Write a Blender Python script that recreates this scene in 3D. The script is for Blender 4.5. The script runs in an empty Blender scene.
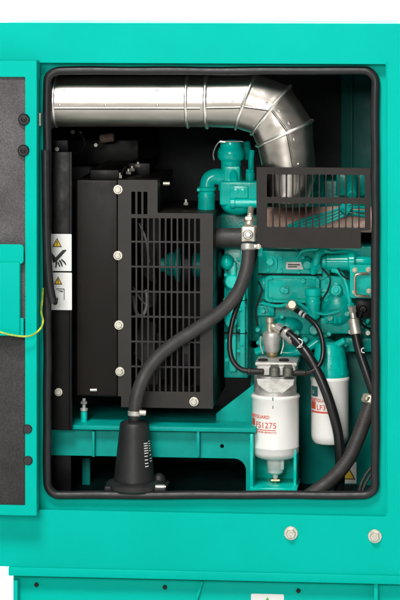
import bpy, bmesh, math, random
from mathutils import Vector, Matrix
random.seed(7)
PI = math.pi
scene = bpy.context.scene
col = scene.collection

# ------------------------------------------------------------------ camera, light, exposure
U = 0.002                    # metres per photograph pixel on the front panel plane
PSI = math.radians(5.7)      # the machine stands turned a little to the lens
D0, F, HY = 5.6, 2800.0, -50.0
Fv = Vector((-math.sin(PSI), math.cos(PSI), 0)); Rv = Vector((math.cos(PSI), math.sin(PSI), 0)); Uv = Vector((0, 0, 1))
CAM = Vector((0, 0, (700 - HY) * U)) - D0 * Fv
cam = bpy.data.cameras.new('camera'); camo = bpy.data.objects.new('camera', cam); col.objects.link(camo)
camo.location = CAM; camo.rotation_euler = (PI / 2, 0, PSI)
cam.sensor_fit = 'AUTO'; cam.sensor_width = 36; cam.lens = F / 600 * 36
cam.shift_x = 0; cam.shift_y = -(300 - HY) / 600
cam.clip_start = 0.1; cam.clip_end = 200
scene.camera = camo

world = bpy.data.worlds.new('World'); scene.world = world; world.use_nodes = True
bg = world.node_tree.nodes['Background']
bg.inputs[0].default_value = (1.0, 0.985, 0.965, 1); bg.inputs[1].default_value = 0.14

def area(name, loc, target, sx, sy, watts, colr=(1, 1, 1)):
    l = bpy.data.lights.new(name, 'AREA'); l.shape = 'RECTANGLE'; l.size = sx; l.size_y = sy
    l.energy = watts; l.color = colr
    o = bpy.data.objects.new(name, l); col.objects.link(o); o.location = loc
    o.rotation_euler = (Vector(target) - Vector(loc)).to_track_quat('-Z', 'Y').to_euler()
    return o
area('softbox_key', (-0.6, -3.3, 4.9), (0, 0, 0.75), 1.5, 1.2, 245, (1, .985, .96))
area('softbox_front', (-0.5, -6.2, 2.5), (0, 0, 0.6), 1.8, 1.4, 190, (1, .98, .95))
area('added_backdrop_light', (0.0, 2.1, 3.6), (0.0, 3.6, 0.4), 5.0, 1.2, 1000)  # added unseen lamp, whitens the backdrop and floor behind the machine
scene.view_settings.view_transform = 'Standard'; scene.view_settings.look = 'None'
scene.view_settings.exposure = 0.0; scene.view_settings.gamma = 1
scene.render.engine = 'CYCLES'
scene.cycles.max_bounces = 8

# ------------------------------------------------------------------ from photograph pixels to places in the machine
def P(x, y, d=0.0):
    v = Fv + Rv * ((x - 200) / F) + Uv * ((HY - y) / F)
    return CAM + v * ((d * U - CAM.y) / v.y)
def sc(d=0.0, x=200):
    return U * ((P(x, 300, d) - CAM).dot(Fv) / D0)

# ------------------------------------------------------------------ objects
def wloc(o):
    v = Vector((0, 0, 0))
    while o is not None:
        v += o.location; o = o.parent
    return v
def props(o, label=None, cat=None, group=None, kind=None):
    if label: o['label'] = label
    if cat: o['category'] = cat
    if group: o['group'] = group
    if kind: o['kind'] = kind
    return o
def thing(name, loc, label, cat, group=None):
    o = bpy.data.objects.new(name, None); o.empty_display_size = .02
    col.objects.link(o); o.location = loc
    return props(o, label, cat, group)
def build(bm, name, mat, parent=None, smooth=35, label=None):
    if parent is not None:
        bmesh.ops.translate(bm, vec=-wloc(parent), verts=bm.verts)
    me = bpy.data.meshes.new(name)
    bmesh.ops.recalc_face_normals(bm, faces=bm.faces)
    bm.to_mesh(me); bm.free()
    me.polygons.foreach_set('use_smooth', [True] * len(me.polygons))
    me.set_sharp_from_angle(angle=math.radians(smooth))
    me.materials.append(mat)
    o = bpy.data.objects.new(name, me); col.objects.link(o)
    if parent is not None: o.parent = parent
    if label: o['label'] = label
    return o
def B(): return bmesh.new()

# ------------------------------------------------------------------ shapes
def wbox(bm, a, b, bev=0.0, seg=2):
    t = bmesh.new()
    bmesh.ops.create_cube(t, size=1)
    for v in t.verts:
        v.co = Vector([a[i] if v.co[i] < 0 else b[i] for i in range(3)])
    if bev > 0:
        bmesh.ops.bevel(t, geom=list(t.edges), offset=bev, segments=seg, affect='EDGES', profile=.5)
    join(bm, t)
def join(bm, t):
    me = bpy.data.meshes.new('t'); t.to_mesh(me); t.free(); bm.from_mesh(me); bpy.data.meshes.remove(me)
BEVK = 1.0
def box(bm, x0, y0, x1, y1, d0, d1, bev=.6, seg=2):
    xm = (max(x0, 0) + min(x1, 400)) / 2; ym = (y0 + y1) / 2
    X0 = P(x0, ym, d0).x; X1 = P(x1, ym, d0).x
    Z1 = P(xm, y0, d0).z; Z0 = P(xm, y1, d0).z
    m = min(X1 - X0, Z1 - Z0, abs(d1 - d0) * U); bev *= BEVK
    wbox(bm, (X0, d0 * U, Z0), (X1, d1 * U, Z1), min(bev * U, m * .45), seg)
def frame_of(t):
    t = t.normalized(); a = Vector((0, 0, 1)) if abs(t.z) < .9 else Vector((1, 0, 0))
    u = t.cross(a).normalized(); return u, t.cross(u).normalized()
def rings_loft(bm, rings, closed=False, cap=True):
    vs = [[bm.verts.new(p) for p in r] for r in rings]
    n = len(vs[0]); m = len(vs)
    for i in range(m if closed else m - 1):
        a, b = vs[i], vs[(i + 1) % m]
        for k in range(n):
            bm.faces.new((a[k], a[(k + 1) % n], b[(k + 1) % n], b[k]))
    if cap and not closed:
        bm.faces.new(vs[0][::-1]); bm.faces.new(vs[-1])
def sweep(bm, pts, r, n=14, closed=False, cap=True, sq=1.0):
    m = len(pts); rr = r if isinstance(r, (list, tuple)) else [r] * m
    tang = []
    for i in range(m):
        a = pts[(i - 1) % m] if (closed or i > 0) else pts[0]
        b = pts[(i + 1) % m] if (closed or i < m - 1) else pts[-1]
        tang.append((b - a).normalized())
    u, v = frame_of(tang[0]); rings = []
    for i in range(m):
        t = tang[i]; u = (u - t * u.dot(t)).normalized(); v = t.cross(u)
        rings.append([pts[i] + (u * math.cos(2 * PI * k / n) + v * math.sin(2 * PI * k / n)) * rr[i] for k in range(n)])
    rings_loft(bm, rings, closed, cap)
def spline(pts, per=8):
    p = [Vector(q) for q in pts]; p = [p[0] * 2 - p[1]] + p + [p[-1] * 2 - p[-2]]
    out = []
    for i in range(1, len(p) - 2):
        a, b, c, d = p[i - 1], p[i], p[i + 1], p[i + 2]
        for k in range(per):
            t = k / per
            out.append(.5 * ((2 * b) + (c - a) * t + (2 * a - 5 * b + 4 * c - d) * t * t + (3 * b - a - 3 * c + d) * t ** 3))
    out.append(p[-2]); return out
def tube(bm, px, r, n=14, per=8):
    pts = spline([P(*q) for q in px], per)
    sweep(bm, pts, r * sc(px[0][2]), n)
def rod(bm, a, b, r0, r1=None, n=20, bev=True):        # a, b are (x, y, d); radii in pixels
    A, Bp = P(*a), P(*b); s = sc((a[2] + b[2]) / 2)
    rodw(bm, A, Bp, r0 * s, (r0 if r1 is None else r1) * s, n, bev)
def rodw(bm, A, Bp, r0, r1, n=20, bev=True):
    t = (Bp - A); L = t.length; u, v = frame_of(t); t = t.normalized()
    c = min(L * .2, min(r0, r1) * .18) if bev else 0
    prof = [(0, r0 - c), (c, r0), (L - c, r1), (L, r1 - c)] if bev else [(0, r0), (L, r1)]
    rings_loft(bm, [[A + t * h + (u * math.cos(2 * PI * k / n) + v * math.sin(2 * PI * k / n)) * r for k in range(n)] for h, r in prof])
def lathe(bm, x, d, prof, n=40):                        # prof: (radius px, y px), vertical axis
    s = sc(d)
    rings = []
    for r, y in prof:
        c = P(x, y, d)
        rings.append([Vector((c.x + math.cos(2 * PI * k / n) * r * s, c.y + math.sin(2 * PI * k / n) * r * s, c.z)) for k in range(n)])
    cx = rings[0][0].x - prof[0][0] * s
    rings_loft(bm, rings)
def ball(bm, x, y, d, rx, ry, rd, n=20):
    c = P(x, y, d); s = sc(d); m = Matrix.Translation(c) @ Matrix.Diagonal((rx * s, rd * s, ry * s, 1))
    bmesh.ops.create_uvsphere(bm, u_segments=n, v_segments=n // 2, radius=1, matrix=m)
def hexnut(bm, A, t, r, h, n=6):
    t = t.normalized(); u, v = frame_of(t)
    prof = [(0, r), (h * .8, r), (h, r * .82)]
    rings_loft(bm, [[A + t * hh + (u * math.cos(2 * PI * k / n) + v * math.sin(2 * PI * k / n)) * rr for k in range(n)] for hh, rr in prof])
def rrect(x0, y0, x1, y1, r, n=5):
    out = []
    for cx, cy, a0 in ((x1 - r, y0 + r, -90), (x1 - r, y1 - r, 0), (x0 + r, y1 - r, 90), (x0 + r, y0 + r, 180)):
        for k in range(n + 1):
            a = math.radians(a0 + 90 * k / n); out.append((cx + r * math.cos(a), cy + r * math.sin(a)))
    return out
def plate(bm, outer, holes, d, th, bev=.25, xm=None):
    """a sheet with holes: outline in pixels, front face at depth d, th pixels thick"""
    if xm is None:
        xs = [min(max(p[0], 0), 400) for p in outer]; xm = (min(xs) + max(xs)) / 2
    cu = bpy.data.curves.new('t', 'CURVE'); cu.dimensions = '2D'; cu.fill_mode = 'BOTH'
    cu.extrude = th * U / 2 - bev * U; cu.bevel_depth = bev * U; cu.bevel_resolution = 1; cu.offset = -bev * U
    for poly in [outer] + list(holes):
        s = cu.splines.new('POLY'); s.points.add(len(poly) - 1)
        for i, (x, y) in enumerate(poly):
            s.points[i].co = (P(x, 300, d).x, P(xm, y, d).z, 0, 1)
        s.use_cyclic_u = True
    o = bpy.data.objects.new('t', cu); col.objects.link(o)
    bpy.context.view_layer.update()
    me = bpy.data.meshes.new_from_object(o.evaluated_get(bpy.context.evaluated_depsgraph_get()))
    for v in me.vertices:
        x, y, z = v.co; v.co = (x, d * U + th * U / 2 - z, y)
    bm.from_mesh(me)
    bpy.data.objects.remove(o); bpy.data.curves.remove(cu); bpy.data.meshes.remove(me)
def letters(bm, s, size, place, th=.0004, align='LEFT', bold=0.0):
    """flat lettering: place maps (u right, v up, w out) in metres to the world"""
    cu = bpy.data.curves.new('t', 'FONT'); cu.body = s; cu.size = size; cu.extrude = th; cu.align_x = align; cu.offset = bold
    cu.resolution_u = 3
    o = bpy.data.objects.new('t', cu); col.objects.link(o); bpy.context.view_layer.update()
    me = bpy.data.meshes.new_from_object(o.evaluated_get(bpy.context.evaluated_depsgraph_get()))
    for v in me.vertices: v.co = place(v.co.x, v.co.y, v.co.z)
    bm.from_mesh(me)
    bpy.data.objects.remove(o); bpy.data.curves.remove(cu); bpy.data.meshes.remove(me)

# ------------------------------------------------------------------ materials
def mat(name, base, rough=.5, metal=0.0, var=0.0, vscale=40, bump=0.0, bscale=200, coat=0.0, rvar=0.0, stretch=None, base2=None, spec=.5):
    m = bpy.data.materials.new(name); m.use_nodes = True
    nt = m.node_tree; N = nt.nodes; L = nt.links; b = N['Principled BSDF']
    b.inputs['Base Color'].default_value = (*base, 1); b.inputs['Roughness'].default_value = rough
    b.inputs['Metallic'].default_value = metal; b.inputs['Coat Weight'].default_value = coat
    b.inputs['Coat Roughness'].default_value = .12; b.inputs['Specular IOR Level'].default_value = spec
    tc = N.new('ShaderNodeTexCoord'); mp = N.new('ShaderNodeMapping'); L.new(tc.outputs['Object'], mp.inputs[0])
    if stretch: mp.inputs['Scale'].default_value = stretch
    def noise(s, det=5):
        n = N.new('ShaderNodeTexNoise'); n.inputs['Scale'].default_value = s; n.inputs['Detail'].default_value = det
        n.inputs['Roughness'].default_value = .62; L.new(mp.outputs[0], n.inputs['Vector']); return n
    if var > 0 or base2:
        n = noise(vscale); r = N.new('ShaderNodeValToRGB')
        r.color_ramp.elements[0].position = .32; r.color_ramp.elements[1].position = .68
        c0 = base2 if base2 else tuple(c * (1 - var) for c in base); c1 = base if base2 else tuple(min(1, c * (1 + var)) for c in base)
        r.color_ramp.elements[0].color = (*c0, 1); r.color_ramp.elements[1].color = (*c1, 1)
        L.new(n.outputs[0], r.inputs[0]); L.new(r.outputs[0], b.inputs['Base Color'])
    if rvar > 0:
        n = noise(vscale * 1.7); r = N.new('ShaderNodeMapRange'); r.inputs[1].default_value = .3; r.inputs[2].default_value = .7
        r.inputs[3].default_value = max(.03, rough - rvar); r.inputs[4].default_value = min(1, rough + rvar)
        L.new(n.outputs[0], r.inputs[0]); L.new(r.outputs[0], b.inputs['Roughness'])
    if bump > 0:
        n = noise(bscale, 3); bp = N.new('ShaderNodeBump'); bp.inputs['Strength'].default_value = bump
        bp.inputs['Distance'].default_value = .001; L.new(n.outputs[0], bp.inputs['Height']); L.new(bp.outputs[0], b.inputs['Normal'])
    return m
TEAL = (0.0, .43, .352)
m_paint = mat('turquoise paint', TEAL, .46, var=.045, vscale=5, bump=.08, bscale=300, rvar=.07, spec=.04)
m_paint_in = mat('turquoise paint darker', (0.0, .31, .265), .38, var=.16, vscale=14, bump=.12, bscale=300, rvar=.1, spec=.14)  # darker inner turquoise with stronger random mottling
m_engine = mat('engine enamel', (0.0, .52, .435), .17, var=.12, vscale=30, bump=.22, bscale=110, rvar=.05, spec=.36)
m_engine_cast = mat('engine enamel on rough casting', (0.0, .46, .385), .2, base2=(0.0, .30, .25), vscale=45, bump=.45, bscale=260, rvar=.08, spec=.34)
m_black = mat('satin black steel', (.004, .0038, .0038), .42, var=.3, vscale=25, rvar=.1, bump=.08, bscale=300, spec=.18)
m_shroud = mat('brown black powder coat', (.011, .0084, .0067), .42, var=.18, vscale=12, rvar=.1, bump=.12, bscale=500, spec=.45)
m_pan = mat('darker brown black pan', (.005, .0034, .0022), .42, var=.3, vscale=7, rvar=.1, bump=.12, bscale=400, spec=.2)  # side panel, a darker tone of the shroud's brown black
m_guard = mat('dark grey powder coat', (.014, .0115, .010), .42, var=.25, vscale=14, rvar=.12, bump=.15, bscale=500, spec=.25)
m_dark = mat('dark grey interior lining', (.055, .060, .060), .85, var=.3, vscale=12, bump=.4, bscale=150)  # dark grey with random mottling, for linings and radiator core
m_seal = mat('black rubber seal', (.013, .013, .014), .40, var=.2, vscale=40, rvar=.08, spec=.4)
m_rubber = mat('grey black rubber hose', (.036, .0335, .032), .5, var=.22, vscale=30, bump=.35, bscale=420, spec=.35, rvar=.1)
m_hose = mat('black oil hose', (.008, .008, .0085), .33, var=.25, vscale=60, bump=.15, bscale=600, spec=.45)
m_plastic = mat('black moulded plastic', (.014, .014, .0145), .45, var=.18, vscale=26, bump=.3, bscale=700, spec=.4, rvar=.1)
m_floor_shade = mat('floor tray green shade darkened', (.002, .030, .026), .7, var=.4, vscale=10, bump=.3, bscale=150, spec=.2)  # floor tray paint taken near black, shade under the rail in the colour
m_paint_shade = mat('turquoise paint shade darkened', (0.0, .19, .162), .4, var=.2, vscale=9, bump=.12, bscale=200, rvar=.1, spec=.2)  # inner turquoise with shade in the colour: splash panel, pillar, water pump
m_olive = mat('olive passivated steel', (.20, .20, .165), .36, metal=.8, var=.25, vscale=120)
m_steel = mat('stainless sheet', (.49, .455, .41), .33, metal=1, var=.12, vscale=9, rvar=.05, stretch=(1, 3, 3), bump=.03, bscale=14)
m_bright = mat('bright steel bead', (.85, .82, .77), .32, metal=1, var=.1, vscale=40)
m_zinc = mat('zinc plated bolt', (.66, .62, .54), .42, metal=.7, var=.15, vscale=220, rvar=.1)
m_alu = mat('cast aluminium', (.50, .49, .46), .48, metal=.6, var=.2, vscale=60, bump=.5, bscale=260, rvar=.1)
m_brass = mat('brass', (.52, .41, .22), .38, metal=.9, var=.2, vscale=150)
m_yzinc = mat('yellow zinc plate', (.60, .54, .42), .42, metal=.75, var=.2, vscale=90)
m_white = mat('white enamel can', (.80, .785, .75), .28, var=.02, vscale=20, coat=.3)
m_wplast = mat('white plastic', (.74, .73, .70), .4)
m_red = mat('red print', (.60, .07, .04), .5)
m_navy = mat('dark green print', (.02, .10, .10), .5)
m_sticker = mat('white vinyl sticker', (.76, .75, .73), .4, var=.03, vscale=60)
m_yellow = mat('yellow print', (.80, .52, .02), .5)
m_ink = mat('black print', (.012, .012, .012), .5)
m_green = mat('green print', (.10, .42, .06), .5)
m_ink_w = mat('white print', (.75, .75, .73), .5)
m_copper = mat('pinkish heat wrap', (.20, .075, .05), .75, base2=(.58, .42, .35), vscale=17, bump=.9, bscale=160)
m_wire = mat('yellow green wire', (.72, .66, .03), .4, base2=(.10, .35, .05), vscale=60)
m_fan = mat('grey fan plastic', (.13, .135, .13), .5, var=.2, vscale=30)
m_backdrop = mat('white studio paper', (.58, .575, .56), .9)

def foam_material(name, g):
    m = mat(name, (.085, .080, .084), .95)
    nt = m.node_tree; N = nt.nodes; L = nt.links; b = N['Principled BSDF']; b.inputs['Specular IOR Level'].default_value = .2
    tc = N.new('ShaderNodeTexCoord')
    n1 = N.new('ShaderNodeTexNoise'); n1.inputs['Scale'].default_value = 560; n1.inputs['Detail'].default_value = 3
    n2 = N.new('ShaderNodeTexNoise'); n2.inputs['Scale'].default_value = 14; n2.inputs['Detail'].default_value = 4
    mp = N.new('ShaderNodeMapping'); mp.inputs['Scale'].default_value = (120, 40, 16)
    n3 = N.new('ShaderNodeTexNoise'); n3.inputs['Scale'].default_value = 1; n3.inputs['Detail'].default_value = 3; n3.inputs['Distortion'].default_value = .8
    for n in (n1, n2): L.new(tc.outputs['Object'], n.inputs['Vector'])
    L.new(tc.outputs['Object'], mp.inputs[0]); L.new(mp.outputs[0], n3.inputs['Vector'])
    r = N.new('ShaderNodeValToRGB'); r.color_ramp.elements[0].position = .3; r.color_ramp.elements[1].position = .72
    r.color_ramp.elements[0].color = (.080 * g, .075 * g, .077 * g, 1); r.color_ramp.elements[1].color = (.185 * g, .175 * g, .178 * g, 1)
    L.new(n1.outputs[0], r.inputs[0])
    mx = N.new('ShaderNodeMix'); mx.data_type = 'RGBA'; mx.blend_type = 'MULTIPLY'; mx.inputs[0].default_value = .6
    r2 = N.new('ShaderNodeValToRGB'); r2.color_ramp.elements[0].position = .3; r2.color_ramp.elements[0].color = (.45, .43, .42, 1); r2.color_ramp.elements[1].position = .65
    L.new(n2.outputs[0], r2.inputs[0]); L.new(r.outputs[0], mx.inputs[6]); L.new(r2.outputs[0], mx.inputs[7]); L.new(mx.outputs[2], b.inputs['Base Color'])
    ad = N.new('ShaderNodeMath'); ad.operation = 'MULTIPLY_ADD'; ad.inputs[1].default_value = 1.6
    L.new(n3.outputs[0], ad.inputs[0]); L.new(n1.outputs[0], ad.inputs[2])
    bp = N.new('ShaderNodeBump'); bp.inputs['Strength'].default_value = .8; bp.inputs['Distance'].default_value = .002
    L.new(ad.outputs[0], bp.inputs['Height']); L.new(bp.outputs[0], b.inputs['Normal'])
    return m
m_foam = foam_material('acoustic foam', .92)
m_foam_low = foam_material('darker acoustic foam', .48)  # lower door sheet, same foam at a darker tone

# ------------------------------------------------------------------ a bolt with its washer, one mesh per size, facing the viewer
_bolts = {}
def bolt(x, y, d, r, parent, m=None, name='bolt', washer=True, dome=False, label=None):
    m = m or m_zinc; key = (round(r, 2), m.name, washer, dome)
    s = sc(d); t = Vector((0, -1, 0))
    if key not in _bolts:
        bm = B(); o = Vector((0, 0, 0))
        if washer:
            rodw(bm, o, o + t * (.28 * r * U), r * s, r * s, 24)
        if dome:
            rings_loft(bm, [[t * (h * r * s) + Vector((math.cos(2 * PI * k / 20), 0, math.sin(2 * PI * k / 20))) * (q * r * s) for k in range(20)]
                            for h, q in ((.1, .86), (.42, .80), (.62, .58), (.72, .25))])
        else:
            hexnut(bm, t * (.2 * r * s), t, r * s * (.72 if washer else 1), r * s * .65)
            rodw(bm, t * (.8 * r * s), t * (.95 * r * s), r * s * .34, r * s * .30, 12)
        bmesh.ops.recalc_face_normals(bm, faces=bm.faces)
        me = bpy.data.meshes.new(name); bm.to_mesh(me); bm.free(); me.materials.append(m)
        me.polygons.foreach_set('use_smooth', [True] * len(me.polygons)); me.set_sharp_from_angle(angle=math.radians(32))
        _bolts[key] = me
    o = bpy.data.objects.new(name, _bolts[key]); col.objects.link(o); o.rotation_euler = (random.uniform(-.05, .05), random.uniform(0, 6.28), random.uniform(-.05, .05))
    w = P(x, y, d); o.parent = parent
    o.location = w - (wloc(parent) if parent else Vector())
    if label: o['label'] = label
    return o

# ================================================================== SETTING
bm = B(); prof = [(-7, 0), (2.2, 0)]
for k in range(1, 9):
    a = PI / 2 * k / 8; prof.append((2.2 + 1.4 * math.sin(a), 1.4 - 1.4 * math.cos(a)))
prof.append((3.6, 6.0))
for i in range(len(prof) - 1):
    (y0, z0), (y1, z1) = prof[i], prof[i + 1]
    bm.faces.new([bm.verts.new(p) for p in ((-7, y0, z0), (7, y0, z0), (7, y1, z1), (-7, y1, z1))])
bmesh.ops.remove_doubles(bm, verts=bm.verts, dist=1e-5)
props(build(bm, 'backdrop', m_backdrop, smooth=60), kind='structure')

# ================================================================== ENCLOSURE
XL, XR = -45, 470
enc = thing('generator_enclosure', P(200, 571, 100), 'turquoise generator enclosure with a rubber sealed service opening and an open foam lined door', 'enclosure')
bm = B()
plate(bm, [(XL, 23), (XR, 23), (XR, 571), (XL, 571)], [rrect(37, 63.5, 386, 513, 1.5)], 0, 3, .5, xm=200)
front = build(bm, 'front_panel', m_paint, enc)
# return edges of the opening and the flange that carries the seal
bm = B()
plate(bm, rrect(33, 60, 389, 517, 2), [rrect(48, 71, 375, 494, 9)], 13, 2, .3, xm=200)
box(bm, 34, 513.4, 389, 515.4, 3.2, 13, .2); box(bm, 34, 60.5, 389, 62.5, 3.2, 13, .2)
box(bm, 386.6, 62.6, 388.6, 513.3, 3.2, 13, .2); box(bm, 33.8, 62.6, 35.8, 513.3, 3.2, 13, .2)
build(bm, 'seal_flange', m_paint, enc)
# corner crease where the right pillar skin laps the head rail
bm = B(); sweep(bm, [P(386.5, 62, -.1), P(386.8, 200, -.1), P(386.8, 513, -.1)], .7 * U, 8)
build(bm, 'pillar_hem', m_paint, enc)
bm = B(); box(bm, XL + 1, 31, XR - 1, 34, 3.2, 452, .3); build(bm, 'roof', m_paint, enc)
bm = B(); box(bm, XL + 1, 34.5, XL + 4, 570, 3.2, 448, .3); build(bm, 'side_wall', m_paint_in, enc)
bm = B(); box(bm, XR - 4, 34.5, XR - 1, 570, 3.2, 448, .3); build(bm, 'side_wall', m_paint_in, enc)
bm = B(); wbox(bm, (P(XL, 300).x, 448 * U, P(200, 571).z), (P(XR, 300).x, 452 * U, P(200, 34).z), .001); build(bm, 'rear_wall', m_paint, enc)
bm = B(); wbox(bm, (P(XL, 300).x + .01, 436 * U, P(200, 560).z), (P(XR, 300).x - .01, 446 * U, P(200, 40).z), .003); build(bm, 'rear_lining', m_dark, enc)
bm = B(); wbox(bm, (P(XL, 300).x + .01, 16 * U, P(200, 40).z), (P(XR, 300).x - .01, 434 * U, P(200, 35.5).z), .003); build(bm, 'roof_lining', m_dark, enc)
bm = B(); wbox(bm, (P(XL, 300).x + .01, 17 * U, P(200, 518).z), (P(XR, 300).x - .01, 434 * U, P(200, 512).z), .002); build(bm, 'floor_tray', m_floor_shade, enc)
bm = B(); box(bm, 341, 45, 400, 330, 385, 400, 1); box(bm, 350, 45, 353, 330, 380, 384.8, .5); build(bm, 'inner_pillar', m_paint_shade, enc)
# rubber seal round the opening
def rr_path(x0, y0, x1, y1, r, d):
    return [P(x, y, d) for x, y in rrect(x0, y0, x1, y1, r, 8)]
def fill(pts, step=.02):
    out = []
    for i in range(len(pts)):
        a, b = pts[i], pts[(i + 1) % len(pts)]; n = max(1, int((b - a).length / step))
        out += [a.lerp(b, k / n) for k in range(n)]
    return out
zt, zb = P(210, 70.5, 8).z, P(210, 495, 8).z
bm = B(); path = fill(rr_path(47.2, 70.5, 375.4, 495, 12, 8))
path = [p + Vector((math.sin(i * .9 + 1) + math.sin(i * .37), 0, math.cos(i * .7) + math.sin(i * .31))) * (.22 * U) for i, p in enumerate(path)]
sweep(bm, path, [4.3 * U * (1 + .025 * math.sin(i * .8)) for i in range(len(path))], 14, closed=True)
seal = build(bm, 'rubber_seal', m_seal, enc)
bm = B(); tube(bm, [(45.5, 150, 1), (46, 200, 0), (47, 250, -1), (49.5, 285, -1), (53, 303, -1)], 4.4, 14)
build(bm, 'loose_seal_end', m_seal, seal)
for x, y in ((291, 533), (375, 536)):
    bolt(x, y, 0, 6.9, enc, name='sill_bolt')
bm = B(); box(bm, 396.5, 18.5, 412, 40, 20, 40, .8); build(bm, 'lifting_lug', m_alu, enc)

bm = B(); box(bm, 37.2, 113, 40.6, 126, 2, 12, .5); build(bm, 'hinge_leaf', m_zinc, enc)
bm = B(); box(bm, 37, 61.5, 39.6, 80, -1.5, -.2, .4); build(bm, 'hinge_strip', m_paint_in, enc)
# open door, folded flat against the front on the left of the opening
bm = B()
plate(bm, rrect(-310, 61, 36.6, 515.5, 1.5), [rrect(-298, 77, 25, 505.5, 1)], -25, 5, .5, xm=18)
box(bm, -310, 60.5, 36.4, 63, -19.8, -3, .5); box(bm, -310, 512.5, 36.4, 515.5, -19.8, -3, .5)
box(bm, 34, 63.2, 36.4, 512.3, -19.8, -3, .5)
box(bm, -308, 64, 33.5, 511, -8, -4, .5)
door = build(bm, 'door', m_paint, enc)
bm = B(); box(bm, -299, 76, 25.8, 322, -22, -9, 1.5, 3); build(bm, 'foam_lining', m_foam, door)
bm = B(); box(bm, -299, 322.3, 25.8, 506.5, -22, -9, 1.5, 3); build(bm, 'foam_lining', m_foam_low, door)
bm = B()
plate(bm, rrect(-150, 244.5, 23.4, 264, 3.5), [], -30, 3, .6, xm=15)
plate(bm, rrect(-150, 318, 23.4, 336, 1.5), [], -29, 3, .6, xm=15)
box(bm, -148, 262.5, 19.6, 336, -32.5, -22.5, 1, 3)
build(bm, 'latch_box', m_paint, door)
for x, y in ((24, 119.5), (23.5, 150.5)):
    bm = B(); A = P(x, y, -25.3); t = Vector((0, -1, 0)); s = sc(-25)
    rodw(bm, A, A + t * s * 2.0, 6 * s, 5.2 * s, 28)
    w = build(bm, 'fastener', m_hose, door)
    bm = B(); hexnut(bm, A + t * s * 2.0, t, 3.2 * s, 1.5 * s); rodw(bm, A + t * s * 3.4, A + t * s * 4.4, 1.5 * s, 1.4 * s, 12)
    build(bm, 'nut', m_guard, w)
for x, y in ((27.5, 429), (28, 460.5)):
    bm = B(); A = P(x, y, -25.2); t = Vector((0, -1, 0)); s = sc(-25)
    rodw(bm, A, A + t * s * 1.4, 4.8 * s, 4.2 * s, 24); build(bm, 'plug', m_ink, door)

bm = B(); tube(bm, [(43, 288, 3), (42.2, 300, 2), (41.2, 312, -8), (43, 321, -28), (40, 329, -30), (31, 335.5, -36), (18, 336, -37), (0, 332, -37), (-25, 322, -37)], 1.0, 10)
props(build(bm, 'earth_wire', m_wire), 'thin yellow and green earth wire drooping in front of the open door', 'wire')

# ================================================================== SKID BELOW
sk = thing('base_skid', P(240, 690, 20), 'turquoise base skid with a folded top flange under the enclosure', 'skid')
bm = B(); box(bm, 8, 571.6, XR, 580.5, -3, 20, 1.2, 3); build(bm, 'top_flange', m_paint, sk)
bm = B(); box(bm, 13, 580.8, XR, 690, 10, 14, .5); box(bm, 13, 580.8, 17.5, 690, -1, 9.8, .5); box(bm, 374, 580.8, 378, 690, 1, 9.8, .5)
build(bm, 'side_plate', m_paint, sk)
bm = B(); plate(bm, [(201, 581.5), (203.5, 581.5), (181, 650), (178, 650)], [], 6, 3.9, .3); build(bm, 'brace', m_paint, sk)
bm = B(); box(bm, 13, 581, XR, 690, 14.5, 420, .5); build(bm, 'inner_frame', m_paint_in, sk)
for x, y in ((36.5, 584.5), (165, 587), (298.5, 590.5)):
    bolt(x, y, 9.8, 2.4, sk, m_guard, name='screw', washer=False)
# the label on the skid
bm = B(); plate(bm, rrect(251, 594, 284, 628, 1.5), [], 9.5, .4, .05); o = build(bm, 'safety_label', m_sticker)
props(o, 'white label with a green triangle stuck on the skid below the fuel filter', 'sticker', 'safety stickers')
bm = B(); plate(bm, [(267.5, 597), (278, 616), (257, 616)], [[(267.5, 601.5), (274, 613.7), (261, 613.7)]], 9.2, .25, .03); build(bm, 'triangle', m_green, o)

# ================================================================== FRAME RAIL, FILTER BRACKET
rail = thing('frame_rail', P(150, 500, 100), 'turquoise channel frame rail running low behind the black canister', 'rail')
bm = B()
box(bm, 44, 426.5, 256, 431, 46, 185, .8)
box(bm, 44, 405, 60, 426, 120, 185, .8)
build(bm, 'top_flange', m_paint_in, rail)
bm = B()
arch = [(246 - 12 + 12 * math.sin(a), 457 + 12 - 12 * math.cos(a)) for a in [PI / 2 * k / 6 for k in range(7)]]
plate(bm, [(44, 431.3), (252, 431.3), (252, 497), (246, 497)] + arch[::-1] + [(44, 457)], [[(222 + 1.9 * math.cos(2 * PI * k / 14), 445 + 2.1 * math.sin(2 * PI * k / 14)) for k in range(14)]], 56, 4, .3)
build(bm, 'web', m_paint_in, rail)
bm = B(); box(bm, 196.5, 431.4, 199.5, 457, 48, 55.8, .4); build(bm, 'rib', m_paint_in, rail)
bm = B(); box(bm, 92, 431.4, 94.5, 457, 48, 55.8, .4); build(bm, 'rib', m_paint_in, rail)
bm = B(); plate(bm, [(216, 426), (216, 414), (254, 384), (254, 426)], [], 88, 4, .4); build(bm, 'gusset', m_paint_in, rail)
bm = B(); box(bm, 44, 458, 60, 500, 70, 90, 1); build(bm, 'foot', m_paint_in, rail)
bm = B(); box(bm, 82, 458, 90, 505, 130, 140, 1); build(bm, 'foot', m_paint_in, rail)
br = thing('filter_bracket', P(273, 492, 75), 'turquoise folded bracket standing under the white fuel filter', 'bracket')
bm = B()
box(bm, 250, 440, 297, 488, 99, 102, .4); box(bm, 250, 434, 253, 488, 47, 98.8, .4); box(bm, 293.5, 450, 296.5, 488, 60, 98.8, .4)
box(bm, 250, 488.2, 297, 492, 44, 102, .6)
build(bm, 'bracket_plate', m_engine, br)
# splash panel of the right hand side
bm = B(); box(bm, 280, 352, 430, 500, 158, 163, .8); sp = build(bm, 'splash_panel', m_paint_shade)
props(sp, 'shade-darkened turquoise splash panel low behind the two white filters', 'panel')

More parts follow.
